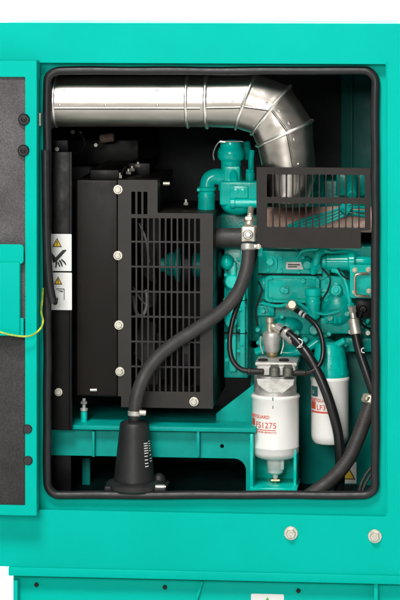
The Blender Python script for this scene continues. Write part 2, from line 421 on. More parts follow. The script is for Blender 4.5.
# ================================================================== BLACK POST WITH STICKERS
post = thing('support_post', P(61, 500, 50), 'black steel post on the left carrying two warning stickers', 'post')
bm = B(); box(bm, 46, 152, 71.5, 430, 40, 46, .8); box(bm, 69, 152, 71.8, 430, 37.5, 39.9, .6); box(bm, 46, 430.2, 71, 500, 60, 64, .5)
build(bm, 'post_body', m_black, post)
bolt(58.5, 392, 39.8, 4.1, post)
bm = B(); box(bm, 88, 383.5, 120, 396.5, 64, 68, .5); build(bm, 'cross_bracket', m_black, post)
bm = B(); rod(bm, (90, 390, 58), (97, 390, 58), 1.5, n=12); build(bm, 'pin', m_zinc, post)
bm = B(); rod(bm, (84, 401, 70), (84, 404, 70), 3.6, n=6); rod(bm, (84, 398, 70), (84, 410, 70), 1.9); rod(bm, (84, 408, 70), (84, 411, 70), 4)
rm = build(bm, 'mount_stud', m_alu, post)
bm = B(); rod(bm, (84, 411, 70), (84, 422, 70), 3.2); build(bm, 'mount_rubber', m_engine, rm)

def poly(bm, pts, d, th=.25): plate(bm, pts, [], d, th, .03)
def warn_tri(x, y, w, h, d, parent):
    bm = B(); poly(bm, [(x, y - h / 2), (x + w / 2, y + h / 2), (x - w / 2, y + h / 2)], d); t = build(bm, 'warning_triangle', m_ink, parent)
    bm = B(); poly(bm, [(x, y - h / 2 + 1.5), (x + w / 2 - 1.3, y + h / 2 - .8), (x - w / 2 + 1.3, y + h / 2 - .8)], d - .2); build(bm, 'yellow_field', m_yellow, t)
    bm = B(); poly(bm, [(x - .55, y - h * .17), (x + .55, y - h * .17), (x + .3, y + h * .2), (x - .3, y + h * .2)], d - .4)
    poly(bm, [(x - .45, y + h * .27), (x + .45, y + h * .27), (x + .45, y + h * .36), (x - .45, y + h * .36)], d - .4)
    build(bm, 'exclamation_mark', m_ink, t)
G = 'safety stickers'
bm = B(); plate(bm, rrect(50, 234, 71.5, 271, .8), [], 36.8, .4, .05); s1 = build(bm, 'warning_sticker', m_sticker)
props(s1, 'white warning sticker with a black cut hand on the black post, the upper one', 'sticker', G)
warn_tri(57, 242.5, 9.5, 9, 36.5, s1)
bm = B()
poly(bm, [(53.3, 263), (56.6, 261.5), (66.5, 250.2), (65, 249.6), (62.4, 250.2), (55.5, 257.5), (51, 252), (51, 257.5)], 36.5)
for q in ([(55, 260), (57, 260.4), (57.2, 264), (56.3, 268), (55.2, 267.6), (55.5, 264)], [(58.5, 261), (60, 259.8), (62.2, 263.5), (62.6, 266.6), (61.6, 266.7), (60.8, 264.2)],
          [(60.8, 260.2), (61.8, 259), (65, 261.8), (66.2, 264.6), (65.4, 265), (63.8, 262.8)], [(57.2, 262.4), (58.3, 261.8), (60, 265.4), (60, 267), (59.3, 267)]):
    poly(bm, q, 36.3)
build(bm, 'cut_hand_symbol', m_ink, s1)
bm = B(); plate(bm, rrect(50, 272.6, 71.8, 310, .8), [], 36.8, .4, .05); s2 = build(bm, 'warning_sticker', m_sticker)
props(s2, 'white warning sticker with a read the book symbol on the black post, the lower one', 'sticker', G)
warn_tri(58, 280.5, 8.5, 8, 36.5, s2)
bm = B()
plate(bm, [(56.2, 288.6), (64.4, 288.6), (64.4, 300), (63.8, 300), (63.8, 289.3), (56.2, 289.3)], [], 36.5, .25, .02)
poly(bm, [(57.5, 290.5), (63, 290.8), (62.6, 292.2), (60, 291.6)], 36.5)
poly(bm, [(53, 300), (56, 299), (57.6, 297), (58.1, 299), (57.4, 303.5), (56, 305), (53, 304.6)], 36.5)
build(bm, 'manual_symbol', m_ink, s2)
bm = B(); plate(bm, rrect(340.5, 462, 356.5, 483.5, .8), [], 156.8, .5, .05); s3 = build(bm, 'warning_sticker', m_sticker)
props(s3, 'white sticker with one yellow triangle low on the right beside the thick grey hose', 'sticker', G)
bm = B(); poly(bm, [(349, 467.5), (355.6, 479.5), (341.5, 479.5)], 156.4); t3 = build(bm, 'warning_triangle', m_ink, s3)
bm = B(); poly(bm, [(349, 469.6), (354, 478.6), (343.6, 478.6)], 156.1); build(bm, 'yellow_field', m_yellow, t3)

# ================================================================== RADIATOR SHROUD
shr = thing('radiator_shroud', P(145, 408, 120), 'brown black radiator shroud with a slotted grille and a stepped top', 'radiator shroud')
bm = B(); box(bm, 76, 180, 117.7, 396, 60, 200, 1.6, 4); rod(bm, (80, 181, 70), (80, 395, 70), 6, bev=False); build(bm, 'side_panel', m_pan, shr)
bm = B()
holes = []
for k in range(3):
    x = 131.3 + 6.05 * k; holes.append([(x, 192), (x + 3.9, 192), (x + 3.9, 214.5), (x, 214.5)])
ys = [217.5, 242, 267, 292, 317, 342, 367, 392.5]
for j in range(7):
    for k in range(12):
        x = 131.3 + 5.87 * k; holes.append([(x, ys[j] + .9), (x + 4.1, ys[j] + .9), (x + 4.1, ys[j + 1] - .9), (x, ys[j + 1] - .9)])
plate(bm, [(117.8, 180.2), (157.5, 180.2), (157.5, 213), (213, 213), (213, 408), (121, 408), (121, 397), (117.8, 397)], holes, 58.5, 2.2, .2)
build(bm, 'grille_panel', m_shroud, shr)
bm = B()
box(bm, 118, 180.2, 157.5, 182.5, 61, 205, .4); box(bm, 155.3, 182.6, 157.5, 212, 61, 205, .4)
box(bm, 157.7, 213, 213, 215.5, 61, 205, .4); box(bm, 210.8, 215.6, 213, 408, 61, 200, .4); box(bm, 121, 405.8, 210.6, 408, 61, 200, .4)
build(bm, 'shroud_box', m_shroud, shr)
bm = B(); lathe_pts = []
box(bm, 90, 170, 119, 180, 66, 200, 1); box(bm, 128, 163, 150, 176, 140, 215, 1); build(bm, 'top_baffle', m_black, shr)
for x, y in ((118, 189.5), (118, 255.5), (119, 325), (120, 371.5), (194, 401.5)):
    bolt(x, y, 58.2, 4.7, shr, dome=False)
for x, y, d in ((119.5, 178, 70), (128.5, 174, 105), (138, 167, 140), (132, 171, 120)):
    bm = B(); A = P(x, y, d); hexnut(bm, A, Vector((0, 0, 1)), 3 * U, 3 * U); rodw(bm, A + Vector((0, 0, .005)), A + Vector((0, 0, .011)), 1.5 * U, 1.4 * U, 12)
    build(bm, 'top_bolt', m_zinc, shr)
bm = B(); rod(bm, (163, 183.5, 90), (170, 183.5, 90), 2, n=12); build(bm, 'side_bolt', m_zinc, shr)
bm = B(); A = P(186, 205, 100); hexnut(bm, A, Vector((0, 0, 1)), 2.6 * U, 2.6 * U); rodw(bm, A, A + Vector((0, 0, .012)), 1.4 * U, 1.3 * U, 12); build(bm, 'top_bolt', m_zinc, shr)

rad = thing('radiator', P(90, 420, 250), 'black radiator with its header tank in the shade under the exhaust pipe', 'radiator')
bm = B(); box(bm, 62, 138, 140, 166, 215, 400, 3, 3); build(bm, 'header_tank', m_black, rad)
bm = B(); box(bm, 64, 167, 90, 412, 205, 400, 1.5); build(bm, 'core', m_dark, rad)
bm = B(); rod(bm, (72, 138, 230), (72, 128, 230), 7); rod(bm, (72, 130, 230), (72, 126, 230), 9, 8); build(bm, 'filler_cap', m_black, rad)
bm = B(); rod(bm, (100, 139, 190), (114, 137, 190), 4.5); build(bm, 'hose_stub', m_copper, rad)
for x, y in ((73, 132), (80, 133), (57, 149), (96, 145)):
    bolt(x, y, 175 if x > 60 else 60, 2.3, rad, name='tank_bolt', washer=False)
bm = B(); box(bm, 44, 140, 68, 152, 62, 70, 1); build(bm, 'tank_bracket', m_black, rad)
bm = B(); tube(bm, [(76, 130, 150), (84, 140, 150), (82, 150, 150), (74, 154, 150)], 1.2, 8); build(bm, 'overflow_hose', m_hose, rad)

# ================================================================== FAN seen edge on behind the grille
fan = thing('cooling_fan', P(150, 420, 225), 'grey cooling fan turned edge on behind the slotted grille', 'fan')
c = P(152, 300, 225); bm = B()
for k in range(9):
    a = 2 * PI * k / 9 + .2
    dirv = Vector((0, math.cos(a), math.sin(a))); tan = Vector((0, -math.sin(a), math.cos(a))); ax = Vector((1, 0, 0))
    rings = []
    for f in (0.06, .11, .16, .205):
        tw = math.radians(58 - 100 * f); w = (.030 + .12 * f); chord = (tan * math.cos(tw) + ax * math.sin(tw)); nn = chord.cross(dirv)
        rings.append([c + dirv * f + chord * (-w / 2) + nn * .0012, c + dirv * f + nn * .004, c + dirv * f + chord * (w / 2) + nn * .0012,
                      c + dirv * f + chord * (w / 2) - nn * .0012, c + dirv * f + nn * .001, c + dirv * f + chord * (-w / 2) - nn * .0012])
    rings_loft(bm, rings)
build(bm, 'blade_set', m_fan, fan)
bm = B(); rodw(bm, c + Vector((-.03, 0, 0)), c + Vector((.03, 0, 0)), .07, .07, 40); build(bm, 'hub', m_black, fan)
# belt and pulley nearer the engine
bm = B(); tube(bm, [(139, 223, 100), (146, 240, 100), (149, 262, 104)], 1.2, 10)
props(build(bm, 'fan_cord', m_fan), 'pale grey curved cord behind the upper left slots of the grille', 'cord')
bm = B(); tube(bm, [(133, 296, 96), (134.5, 306, 92), (138, 315, 92), (144, 314, 96), (147, 302, 100), (146, 290, 104)], 1.7, 10)
props(build(bm, 'coolant_line', m_fan), 'pale grey looped line behind the middle left slots of the grille', 'pipe')

# ================================================================== ENGINE
BEVK = .42
eng = thing('diesel_engine', P(300, 500, 220), 'turquoise painted diesel engine filling the right half of the bay', 'engine')
def ep(name, bm, m=None, parent=None): return build(bm, name, m or m_engine, parent or eng)
# block and gear case
bm = B(); box(bm, 246, 246, 410, 350, 172, 330, 3, 3); box(bm, 250, 340, 300, 420, 172, 330, 3, 3); block = ep('engine_block', bm, m_engine_cast)
bm = B(); box(bm, 224, 246, 248, 378, 118, 330, 3, 3); ep('gear_case', bm, m_engine_cast)
bm = B(); box(bm, 229, 262, 236, 372, 112, 119, 2, 3); box(bm, 240, 250, 245, 372, 110, 119, 1.5, 3)
rod(bm, (232, 282, 119), (232, 282, 100), 9, 7); rod(bm, (231, 322, 119), (231, 322, 106), 7, 6); rod(bm, (236, 300, 119), (236, 300, 108), 5, 4)
ball(bm, 227, 262, 112, 7, 8, 9); ep('gear_case_cover', bm)
for x, y in ((226, 258), (226, 275), (225, 300), (227, 341), (241, 268), (241, 310), (242, 345), (227, 360)):
    bolt(x, y, 111, 2.1, eng, m_engine, name='case_bolt', washer=True)
# front accessory behind the grille
bm = B(); rod(bm, (166, 265, 130), (222, 265, 130), 11, 13); rod(bm, (176, 265, 130), (181, 265, 130), 17); rod(bm, (160, 265, 130), (167, 265, 130), 7); ball(bm, 172, 262, 122, 8, 10, 8); wp = ep('water_pump', bm, m_paint_shade)  # pump wears the shade-darkened turquoise
bm = B(); rod(bm, (183, 268, 128), (193, 268, 128), 24); ep('pulley', bm, m_black, wp)
bm = B(); rod(bm, (183, 360, 130), (193, 360, 130), 26); ep('crank_pulley', bm, m_black)
bm = B(); box(bm, 218, 214, 262, 250, 150, 330, 4, 3); ep('cylinder_head', bm, m_engine_cast)
# thermostat housing
bm = B()
lathe(bm, 231, 112, [(4, 139.5), (8, 140), (10.5, 142), (11, 147), (12.5, 149), (13.5, 152), (13.5, 157), (12, 159.5), (10, 161), (10, 168), (11, 176), (12.5, 183), (13, 190)])
box(bm, 219.5, 181, 258, 206, 98, 136, 6, 5); ball(bm, 237, 204, 112, 16.5, 11, 15); box(bm, 224, 166, 240, 184, 100, 122, 3, 4); rod(bm, (250, 182, 112), (250, 172, 112), 4.5); hexnut(bm, P(250, 172, 112), Vector((0, 0, 1)), .009, .006)
rod(bm, (225, 178, 110), (215, 176, 108), 8.2); tube(bm, [(226, 178, 110), (216, 176, 108), (209, 179.5, 107), (206.5, 189, 106)], 7.6, 18)
lathe(bm, 206.5, 106, [(7, 186), (9.5, 187.5), (9.5, 190), (8, 191.5), (8.2, 197)], 28)
rod(bm, (230, 203, 98), (258, 203, 98), 5.2); rod(bm, (230, 203, 98), (236, 203, 98), 6)
box(bm, 230, 186, 248, 198, 95.5, 112, 1.2, 3); box(bm, 233, 188.5, 238, 195, 94.8, 97, .4); box(bm, 240, 188.5, 245, 195, 94.8, 97, .4); rod(bm, (234, 164, 108), (234, 182, 98), 4.5)
th = ep('thermostat_housing', bm)
bm = B(); lathe(bm, 206.5, 106, [(8, 193), (9, 195), (8.6, 198), (8.8, 213), (8, 216)], 28); ep('coolant_stub', bm, m_engine_cast, th)
bm = B(); rod(bm, (219.5, 141.3, 99), (226, 141.8, 99), 1.8, n=12); tube(bm, [(214, 160, 98), (213.5, 152, 98), (219, 142, 98), (228, 141.5, 98), (243, 141.3, 100)], .6, 8); ep('wire_clip', bm, m_bright, th)
bm = B(); rod(bm, (197, 190, 100), (200, 190, 100), 2, n=12); ep('sensor', bm)
bm = B(); rod(bm, (244, 141.5, 140), (247, 160, 140), 6); ep('filler_neck', bm)
bm = B(); tube(bm, [(252, 150, 128), (251, 162, 128), (252, 180, 130), (256, 196, 130)], 3, 12); ep('vent_pipe', bm)
# dark hose from the shroud to the engine
bm = B(); rod(bm, (208, 238, 96), (250, 238, 96), 10); ep('bypass_hose', bm, m_rubber)
# injection pump and the castings of the right side
bm = B()
box(bm, 262, 254, 330, 300, 118, 152, 3.5, 4); box(bm, 258, 251, 322, 274, 112, 130, 3, 4); box(bm, 266, 276, 318, 299, 111, 122, 2, 3)
ball(bm, 307, 262, 112, 6, 6, 5); rod(bm, (283, 290, 118), (283, 290, 105), 4, 3.4); rod(bm, (303, 281, 118), (303, 281, 106), 3, 2.6)
rod(bm, (270, 262, 118), (270, 262, 104), 5, 4); ball(bm, 264, 284, 116, 6, 8, 6)
pump = ep('injection_pump', bm, m_engine)
bm = B(); plate(bm, rrect(286, 262, 303, 269.5, 1), [], 111, .6, .1); np_ = ep('data_plate', bm, m_alu, pump)
bm = B()
for k in range(2): box(bm, 288, 264.2 + 2.1 * k, 300 - 3 * k, 265.3 + 2.1 * k, 110.6, 110.9, .05)
ep('plate_print', bm, m_ink, np_)
bm = B(); lathe(bm, 313, 104, [(6.5, 287.5), (8.2, 288.5), (8.2, 295), (7, 296), (6.8, 317), (5, 319)], 28); lathe(bm, 313, 104, [(7.4, 300), (7.6, 301), (7.6, 303), (7.4, 304)], 28); ep('governor_can', bm)
bm = B(); rod(bm, (326, 262, 110), (350, 262, 110), 8.5); rod(bm, (348, 262, 110), (356, 262, 110), 10.5); rod(bm, (322, 262, 110), (327, 262, 110), 6.5)
ep('solenoid', bm)
bm = B(); tube(bm, [(313, 272, 108), (316, 262, 102), (319, 253, 102), (328, 249, 108)], 4, 14); rod(bm, (314, 268, 107), (316, 262, 103), 5.6, n=6)
ep('return_elbow', bm)
bm = B()
ball(bm, 338, 306, 122, 19, 24, 16); rod(bm, (338, 292, 122), (338, 292, 104), 6, 4.5); box(bm, 320, 318, 356, 334, 112, 150, 4, 4)
rod(bm, (320, 291, 112), (336, 291, 112), 2.6, 2.6); rod(bm, (332, 291, 110), (339, 291, 110), 4.2, n=6); box(bm, 336, 280, 348, 300, 112, 128, 2, 3)
rod(bm, (330, 318, 116), (330, 318, 106), 4, 3.4); rod(bm, (347, 314, 116), (347, 314, 106), 3.2, 2.8)
ep('gear_housing', bm, m_engine_cast)
bm = B(); tube(bm, [(332, 270, 104), (340, 273, 102), (346, 283, 100), (349.5, 300, 98), (351, 307, 97)], 2.4, 12); rod(bm, (350.6, 303, 97), (351.6, 309, 97), 3.6, n=6)
ep('fuel_pipe', bm)
bm = B()
box(bm, 258, 303, 312, 335, 122, 152, 4, 4); ball(bm, 287, 326, 122, 16, 10, 12); box(bm, 300, 318, 330, 345, 124, 152, 4, 4); rod(bm, (314, 330, 124), (314, 330, 108), 6, 5)
rod(bm, (265, 310, 124), (265, 310, 112), 4, 3.4); box(bm, 258, 337, 300, 362, 120, 165, 3, 3); ball(bm, 324, 345, 118, 12, 8, 12)
box(bm, 352, 300, 372, 345, 128, 165, 3, 3); box(bm, 345, 338, 372, 352, 118, 150, 3, 3); rod(bm, (362, 325, 130), (362, 325, 118), 5, 4)
ep('side_casting', bm, m_engine_cast)
for i in range(26):
    x = random.uniform(256, 370); y = random.choice([random.uniform(300, 345), random.uniform(250, 300)])
    bolt(x, y, 116 + random.uniform(-4, 3), random.uniform(1.5, 2.4), eng, m_engine, name='casing_bolt')
for x, y in ((350.5, 332), (368, 333), (354, 322)): bolt(x, y, 108, 2.3, eng, name='plated_bolt')
bm = B()
plate(bm, [(266, 255.5), (274, 255.5), (277.5, 259), (277.5, 268), (274, 272.5), (266, 272.5)], [], 109.5, 5, .9); ep('inspection_cover', bm, m_engine, pump)
bm = B(); plate(bm, [(264.5, 279), (269, 275.8), (315, 275.8), (319.5, 279), (319.5, 300), (315, 303), (269, 303), (264.5, 300)], [[(268, 281), (271, 279), (313, 279), (316, 281), (316, 298), (313, 300), (271, 300), (268, 298)]], 108.5, 4, .7)
box(bm, 266, 277, 318, 302, 111.5, 121, 1.5); ep('pump_side_cover', bm, m_engine, pump)
bm = B(); rod(bm, (286, 291, 112), (286, 291, 104), 3.4, 2.8); ep('cover_boss', bm, m_engine, pump)
bm = B(); rod(bm, (307, 265, 113), (307, 265, 103), 5.2, 4.4); ep('timer_boss', bm, m_engine, pump)
for x, y in ((281, 257.5), (303, 257.5), (281, 271), (299, 272.3), (312.5, 273), (268, 258.5), (268, 270), (271, 278), (314, 278), (271, 300.5), (292, 301.5)):
    bolt(x, y, 107.5, 1.7, eng, m_engine, name='pump_bolt', washer=False)
bm = B(); plate(bm, [(321, 281), (330, 276), (347, 277), (352, 285), (350, 299), (342, 306), (326, 304), (320, 295)], [], 110, 8, 1.2); ep('adapter_flange', bm, m_engine)
for x, y in ((326, 281.5), (346, 281), (347.5, 296), (326, 300)): bolt(x, y, 109, 2.1, eng, m_engine, name='flange_bolt')
bm = B(); rod(bm, (336, 290, 110), (336, 290, 99), 7, 5.6); rod(bm, (336, 290, 99.5), (336, 290, 96), 3.4, n=6); ep('drive_cover', bm, m_engine)
bm = B(); tube(bm, [(262, 303, 106), (278, 306, 102), (296, 303, 102), (309, 310, 100), (324, 314, 100), (340, 311, 102)], 1.6, 10); ep('leak_off_pipe', bm, m_engine)
bm = B(); tube(bm, [(297, 258, 108), (303, 251, 104), (318, 249.5, 102), (332, 252, 104), (344, 251, 108), (360, 254, 112)], 1.8, 10); ep('boost_pipe', bm, m_engine)
bm = B(); tube(bm, [(356, 262, 110), (366, 262, 110), (374, 264, 112)], 5.5, 14); ep('solenoid_stub', bm, m_engine)
bm = B(); tube(bm, [(256, 352, 112), (268, 349, 110), (286, 353, 108), (304, 350, 110), (318, 341, 112)], 4.2, 14); ep('casting_arm', bm, m_engine)
bm = B(); box(bm, 257, 306, 274, 316, 113, 124, 2, 3); rod(bm, (263, 311, 113), (263, 311, 107), 2.6, n=6); ep('lug', bm, m_engine)
bm = B(); box(bm, 255, 246, 262.5, 256, 92, 100, 1); ep('clip_block', bm, m_engine)
for k in range(5):
    bm = B(); box(bm, 236.5, 258 + 23 * k, 246, 260.5 + 23 * k, 113, 119, .8); ep('case_rib', bm, m_engine)
for x, y, rr in ((305, 340, 3.2), (329, 334, 2.6), (345, 345, 3.0), (360, 346, 2.4), (258, 330, 2.6), (297, 333, 2.8), (282, 317, 2.4)):
    bm = B(); rod(bm, (x, y, 122), (x, y, 108), rr + 1, rr); rod(bm, (x, y, 108.5), (x, y, 105), rr * .8, n=6); ep('boss', bm, m_engine)
bm = B(); box(bm, 356, 300, 371, 318, 100, 112, 1.5); rod(bm, (363, 309, 101), (363, 309, 93), 4, 3.4); ep('terminal_block', bm, m_black)
bm = B(); tube(bm, [(363, 309, 92), (360, 318, 92), (364, 326, 96), (374, 330, 100)], 1.3, 10); ep('wiring', bm, m_hose)
for x0, y0, x1, y1, d in ((258, 274.3, 322, 275.3, 110.3), (264, 303.2, 320, 304.4, 112), (222.5, 300, 246.5, 301, 110), (222.5, 333, 246.5, 334, 110)):
    bm = B(); box(bm, x0, y0, x1, y1, d, d + 12, .1); ep('gasket', bm, m_black)
for pts in ([(258, 281, 104), (262, 290, 100), (259, 300, 102), (256, 312, 104), (258, 326, 106)], [(322, 268, 100), (330, 278, 96), (328, 290, 96), (322, 300, 100)], [(338, 268, 98), (343, 276, 94), (352, 280, 95), (366, 279, 98), (376, 283, 100)]):
    bm = B(); tube(bm, pts, 1.0, 10); ep('wiring', bm, m_hose)
for k in range(4):
    bm = B(); rod(bm, (326.5 + 4.6 * k, 316, 108), (326.5 + 4.6 * k, 323, 108), 1.9, 1.9, n=6); rod(bm, (326.5 + 4.6 * k, 314, 108), (326.5 + 4.6 * k, 316.2, 108), 1.2); ep('delivery_nut', bm, m_engine)
# exhaust manifold, injector lines and head behind the heat guard
bm = B(); box(bm, 258, 180, 410, 231, 175, 330, 4, 3); box(bm, 336, 172, 366, 196, 150, 178, 4, 3); box(bm, 258, 172, 282, 200, 130, 152, 4, 3)
for x in (300, 318, 352): rod(bm, (x, 176, 150), (x, 196, 118), 6, 5)
ep('rocker_cover', bm, m_engine_cast)
bm = B(); tube(bm, [(262, 222, 100), (285, 218, 96), (312, 220, 98), (345, 219, 98), (385, 220, 100)], 13, 18); mf = ep('exhaust_manifold', bm, m_copper)
bm = B()
for k in range(4):
    dy = k * 3.2
    tube(bm, [(286 + 4 * k, 227 + dy * .3, 76), (305, 219 + dy, 74), (330, 212 + dy, 73), (348, 205 + dy, 76), (366, 203 + dy * 1.4, 84)], 1.4, 10)
rod(bm, (341, 206, 74), (350, 212, 74), 5, n=8)
ep('injector_lines', bm, m_paint_in)

BEVK = 1.0
# ------------------------------------------------------------------ sediment bowl / feed pump with its fitting
sed = thing('feed_pump', P(272, 357, 92), 'silver and brass fuel feed pump bowl hanging above the fuel filter', 'pump')
bm = B(); lathe(bm, 272, 90, [(5, 331), (8.5, 332.5), (9.6, 335), (9.2, 339), (8.6, 341), (8.2, 348), (6.4, 352), (4, 353)], 32); build(bm, 'bowl', m_alu, sed)
bm = B(); lathe(bm, 272, 90, [(5.2, 351.5), (6.2, 352.6), (5.6, 355), (3.6, 357), (2, 357.4)], 24); build(bm, 'drain_plug', m_brass, sed)
bm = B(); lathe(bm, 270, 90, [(3.5, 317.5), (4.3, 318.5), (4.3, 322), (3.4, 323), (3.2, 332)], 18); rod(bm, (272, 326, 88), (281, 331, 84), 3.6); build(bm, 'inlet_fitting', m_yzinc, sed)
bm = B(); tube(bm, [(261, 336, 90), (260.5, 345, 86), (263, 354, 84)], .7, 8); tube(bm, [(283, 336, 90), (283.5, 345, 86), (281, 354, 84)], .7, 8); build(bm, 'bail_wire', m_zinc, sed)

# ------------------------------------------------------------------ grab bracket on the right
gb = thing('pull_handle', P(360, 300, 90), 'bright zinc plated pull handle on a small bracket beside the right edge of the opening', 'handle')
bm = B(); plate(bm, rrect(350, 265, 372, 298, 2), [], 92, 2, .3); build(bm, 'back_plate', m_engine, gb)
bm = B(); tube(bm, [(369, 273.5, 80), (362, 273.8, 76), (357, 274.5, 75), (355.2, 277, 75), (355, 285, 75), (355.2, 293, 75), (357, 295.6, 75), (362, 296, 76), (370, 296.5, 80)], 1.5, 10, 6); build(bm, 'grip', m_yzinc, gb)
for x, y in ((355, 270), (368.5, 269.5), (355, 292), (369, 291)): bolt(x, y, 91.5, 2.6, gb, m_yzinc)

# ================================================================== EXHAUST PIPE (mitred sheet elbow)
ex = thing('exhaust_pipe', P(160, 126, 58), 'large stainless exhaust pipe crossing the top of the bay and bending down at the right', 'exhaust pipe')
DE = 37; RP = 25.0
J = [((51, 76.5), (51, 126.5)), ((207, 76), (207, 127)), ((256, 74), (236, 128)), ((290, 86.5), (252, 133.5)), ((312, 121), (257.5, 145.5)), ((316, 175), (263, 172)), ((308, 206), (268, 206))]
def jring(a, b, grow=1.0, n=48, dr=RP):
    A, Bq = P(a[0], a[1], DE), P(b[0], b[1], DE); c = (A + Bq) / 2; h = (A - Bq) / 2 * grow; s = sc(DE)
    return [c + h * math.cos(2 * PI * k / n) + Vector((0, 1, 0)) * (dr * s * grow * math.sin(2 * PI * k / n)) for k in range(n)]
def dent(ring, amp, ph):
    c = sum(ring, Vector()) / len(ring); n = len(ring)
    return [c + (p - c) * (1 + amp * (math.sin(5 * 2 * PI * k / n + ph) + .7 * math.sin(9 * 2 * PI * k / n + 2.3 * ph))) for k, p in enumerate(ring)]
def jlerp(i, t):
    (a, b), (c_, d_) = J[i], J[i + 1]
    return ((a[0] + (c_[0] - a[0]) * t, a[1] + (c_[1] - a[1]) * t), (b[0] + (d_[0] - b[0]) * t, b[1] + (d_[1] - b[1]) * t))
bm = B(); rings = []
for i in range(len(J) - 1):
    m = 26 if i == 0 else 7
    for k in range(m):
        t = k / m
        rings.append(dent(jring(*jlerp(i, t), grow=1.0 + (.004 * math.sin(i * 5 + t * 9))), (.0009 if i == 0 else .0038) * (0 if k == 0 else 1), i * 3 + k * 1.7))
rings.append(jring(*J[-1], dr=19)); rings_loft(bm, rings)
body = build(bm, 'pipe_skin', m_steel, ex, smooth=25)
for i, t, r in ((0, .0, 1.6), (0, .035, 1.0), (0, .878, 1.2), (1, 0, 1.5), (2, 0, 1.4), (3, 0, 1.4), (4, 0, 1.4)):
    bm = B(); sweep(bm, jring(*jlerp(i, t), grow=1.02), r * 1.3 * U, 10, closed=True); build(bm, 'joint_bead', m_bright, ex)
def onpipe(i, t, ang, lift=1.0):
    a, b = jlerp(i, t); A, Bq = P(a[0], a[1], DE), P(b[0], b[1], DE); c = (A + Bq) / 2; h = (A - Bq) / 2
    return c + (h * math.cos(ang) + Vector((0, -1, 0)) * (RP * sc(DE)) * math.sin(ang)) * lift, (h * math.cos(ang) + Vector((0, -1, 0)) * (RP * sc(DE)) * math.sin(ang)).normalized()
def seam_ang(i, t):
    a, b = ((102, 102), (101, 100), (98, 87), (83, 78), (80, 74))[i]; return math.radians(a + (b - a) * t)
bm = B()
for i, n in ((0, 30), (1, 8), (2, 5), (3, 5), (4, 6)):
    pts = [onpipe(i, .03 + .94 * k / n, seam_ang(i, k / n), 1.006) for k in range(n + 1)]
    sweep(bm, [p for p, _ in pts], .62 * U, 8)
build(bm, 'lap_seam', m_steel, ex)
bm = B()
for i, n in ((0, 30), (1, 8), (2, 5), (3, 5), (4, 6)):
    pts = [onpipe(i, .03 + .94 * k / n, seam_ang(i, k / n) + math.radians(2.6), 1.0) for k in range(n + 1)]
    sweep(bm, [p for p, _ in pts], .45 * U, 8)
build(bm, 'seam_gap', m_guard, ex)
rv = [(0, .08, 96), (0, .37, 96), (0, .70, 96), (0, .69, 60), (0, .10, 60), (1, .2, 88), (1, .7, 88), (2, .25, 84), (2, .75, 76), (3, .25, 72), (3, .75, 68), (4, .2, 68), (4, .75, 64)]
for i, t, a in rv:
    p, nrm = onpipe(i, t, math.radians(a), 1.0)
    bm = B(); rings = []; u, v = frame_of(nrm)
    for h, q in ((-.2, 1.0), (.35, .9), (.7, .5)):
        rings.append([p + nrm * h * 1.5 * U + (u * math.cos(2 * PI * k / 12) + v * math.sin(2 * PI * k / 12)) * q * 1.5 * U for k in range(12)])
    rings_loft(bm, rings); build(bm, 'rivet', m_bright, ex)

# ================================================================== HEAT GUARD
hg = thing('heat_guard', P(315, 248, 8), 'dark grey slotted heat guard below the bend of the exhaust pipe', 'heat guard')
bm = B(); holes = []
for k in range(15):
    x = 267 + 6.62 * k
    holes.append(rrect(x, 174.5, x + 5.3, 197.5, 1.3, 3)); holes.append(rrect(x, 203.5, x + 5.3, 227.5, 1.3, 3))
plate(bm, [(256.5, 167.5), (370.6, 167.5), (370.6, 229.5), (361, 230.5), (361, 248), (256.5, 248)], holes, 8, 1.8, .2)
build(bm, 'guard_plate', m_guard, hg)
bm = B(); box(bm, 256.5, 167.6, 258.3, 248, 10, 60, .3); box(bm, 258.5, 246.4, 361, 248, 10, 40, .3); build(bm, 'folded_edge', m_guard, hg)
bolt(258.5, 246.5, 7.8, 2.6, hg, name='guard_bolt', dome=True)

# ================================================================== HOSES
GH = 'hoses in the engine bay'
def clamp(x, y, d, x2, y2, d2, r, parent):
    bm = B(); rod(bm, (x, y, d), (x2, y2, d2), r); c_ = build(bm, 'hose_clamp', m_alu, parent)
    return c_
h1 = thing('coolant_hose', P(135, 420, 30), 'thick grey rubber hose sweeping across the grille down to the black canister', 'hose', GH)
bm = B(); tube(bm, [(248.5, 243, 62), (248.4, 252, 60), (246.8, 268, 54), (240, 288, 49), (229, 304, 47), (213, 318, 46), (190, 333, 45), (168, 348, 43), (152, 364, 39), (141.5, 382, 33), (136, 400, 29), (134.8, 414, 28)], 6.7, 20)
build(bm, 'hose_body', m_rubber, h1)
clamp(248.2, 243.5, 62, 248.2, 251, 60, 7.3, h1); c2 = clamp(134.8, 410, 28, 134.8, 416, 28, 7.2, h1)
bm = B(); rod(bm, (254, 246.5, 56), (261, 246.5, 56), 2.6, n=14); rod(bm, (139, 412.5, 19), (146, 413, 20), 2.9, n=14); build(bm, 'clamp_screw', m_zinc, h1)
bm = B(); box(bm, 241, 226.5, 255.5, 242.5, 58, 76, 2, 3); rod(bm, (248, 234.5, 58), (248, 234.5, 53), 5.2, 4.8); rod(bm, (248, 234.5, 53.2), (248, 234.5, 49), 3.6, 3.2, n=6); rod(bm, (249, 226, 68), (250, 216, 74), 4.4, 3.8); build(bm, 'union_block', m_zinc, h1)
bm = B(); rod(bm, (249.2, 222, 70), (249.6, 218, 72), 6, n=6); rod(bm, (250, 216, 74), (251, 208, 84), 3); build(bm, 'brass_nut', m_yzinc, h1)

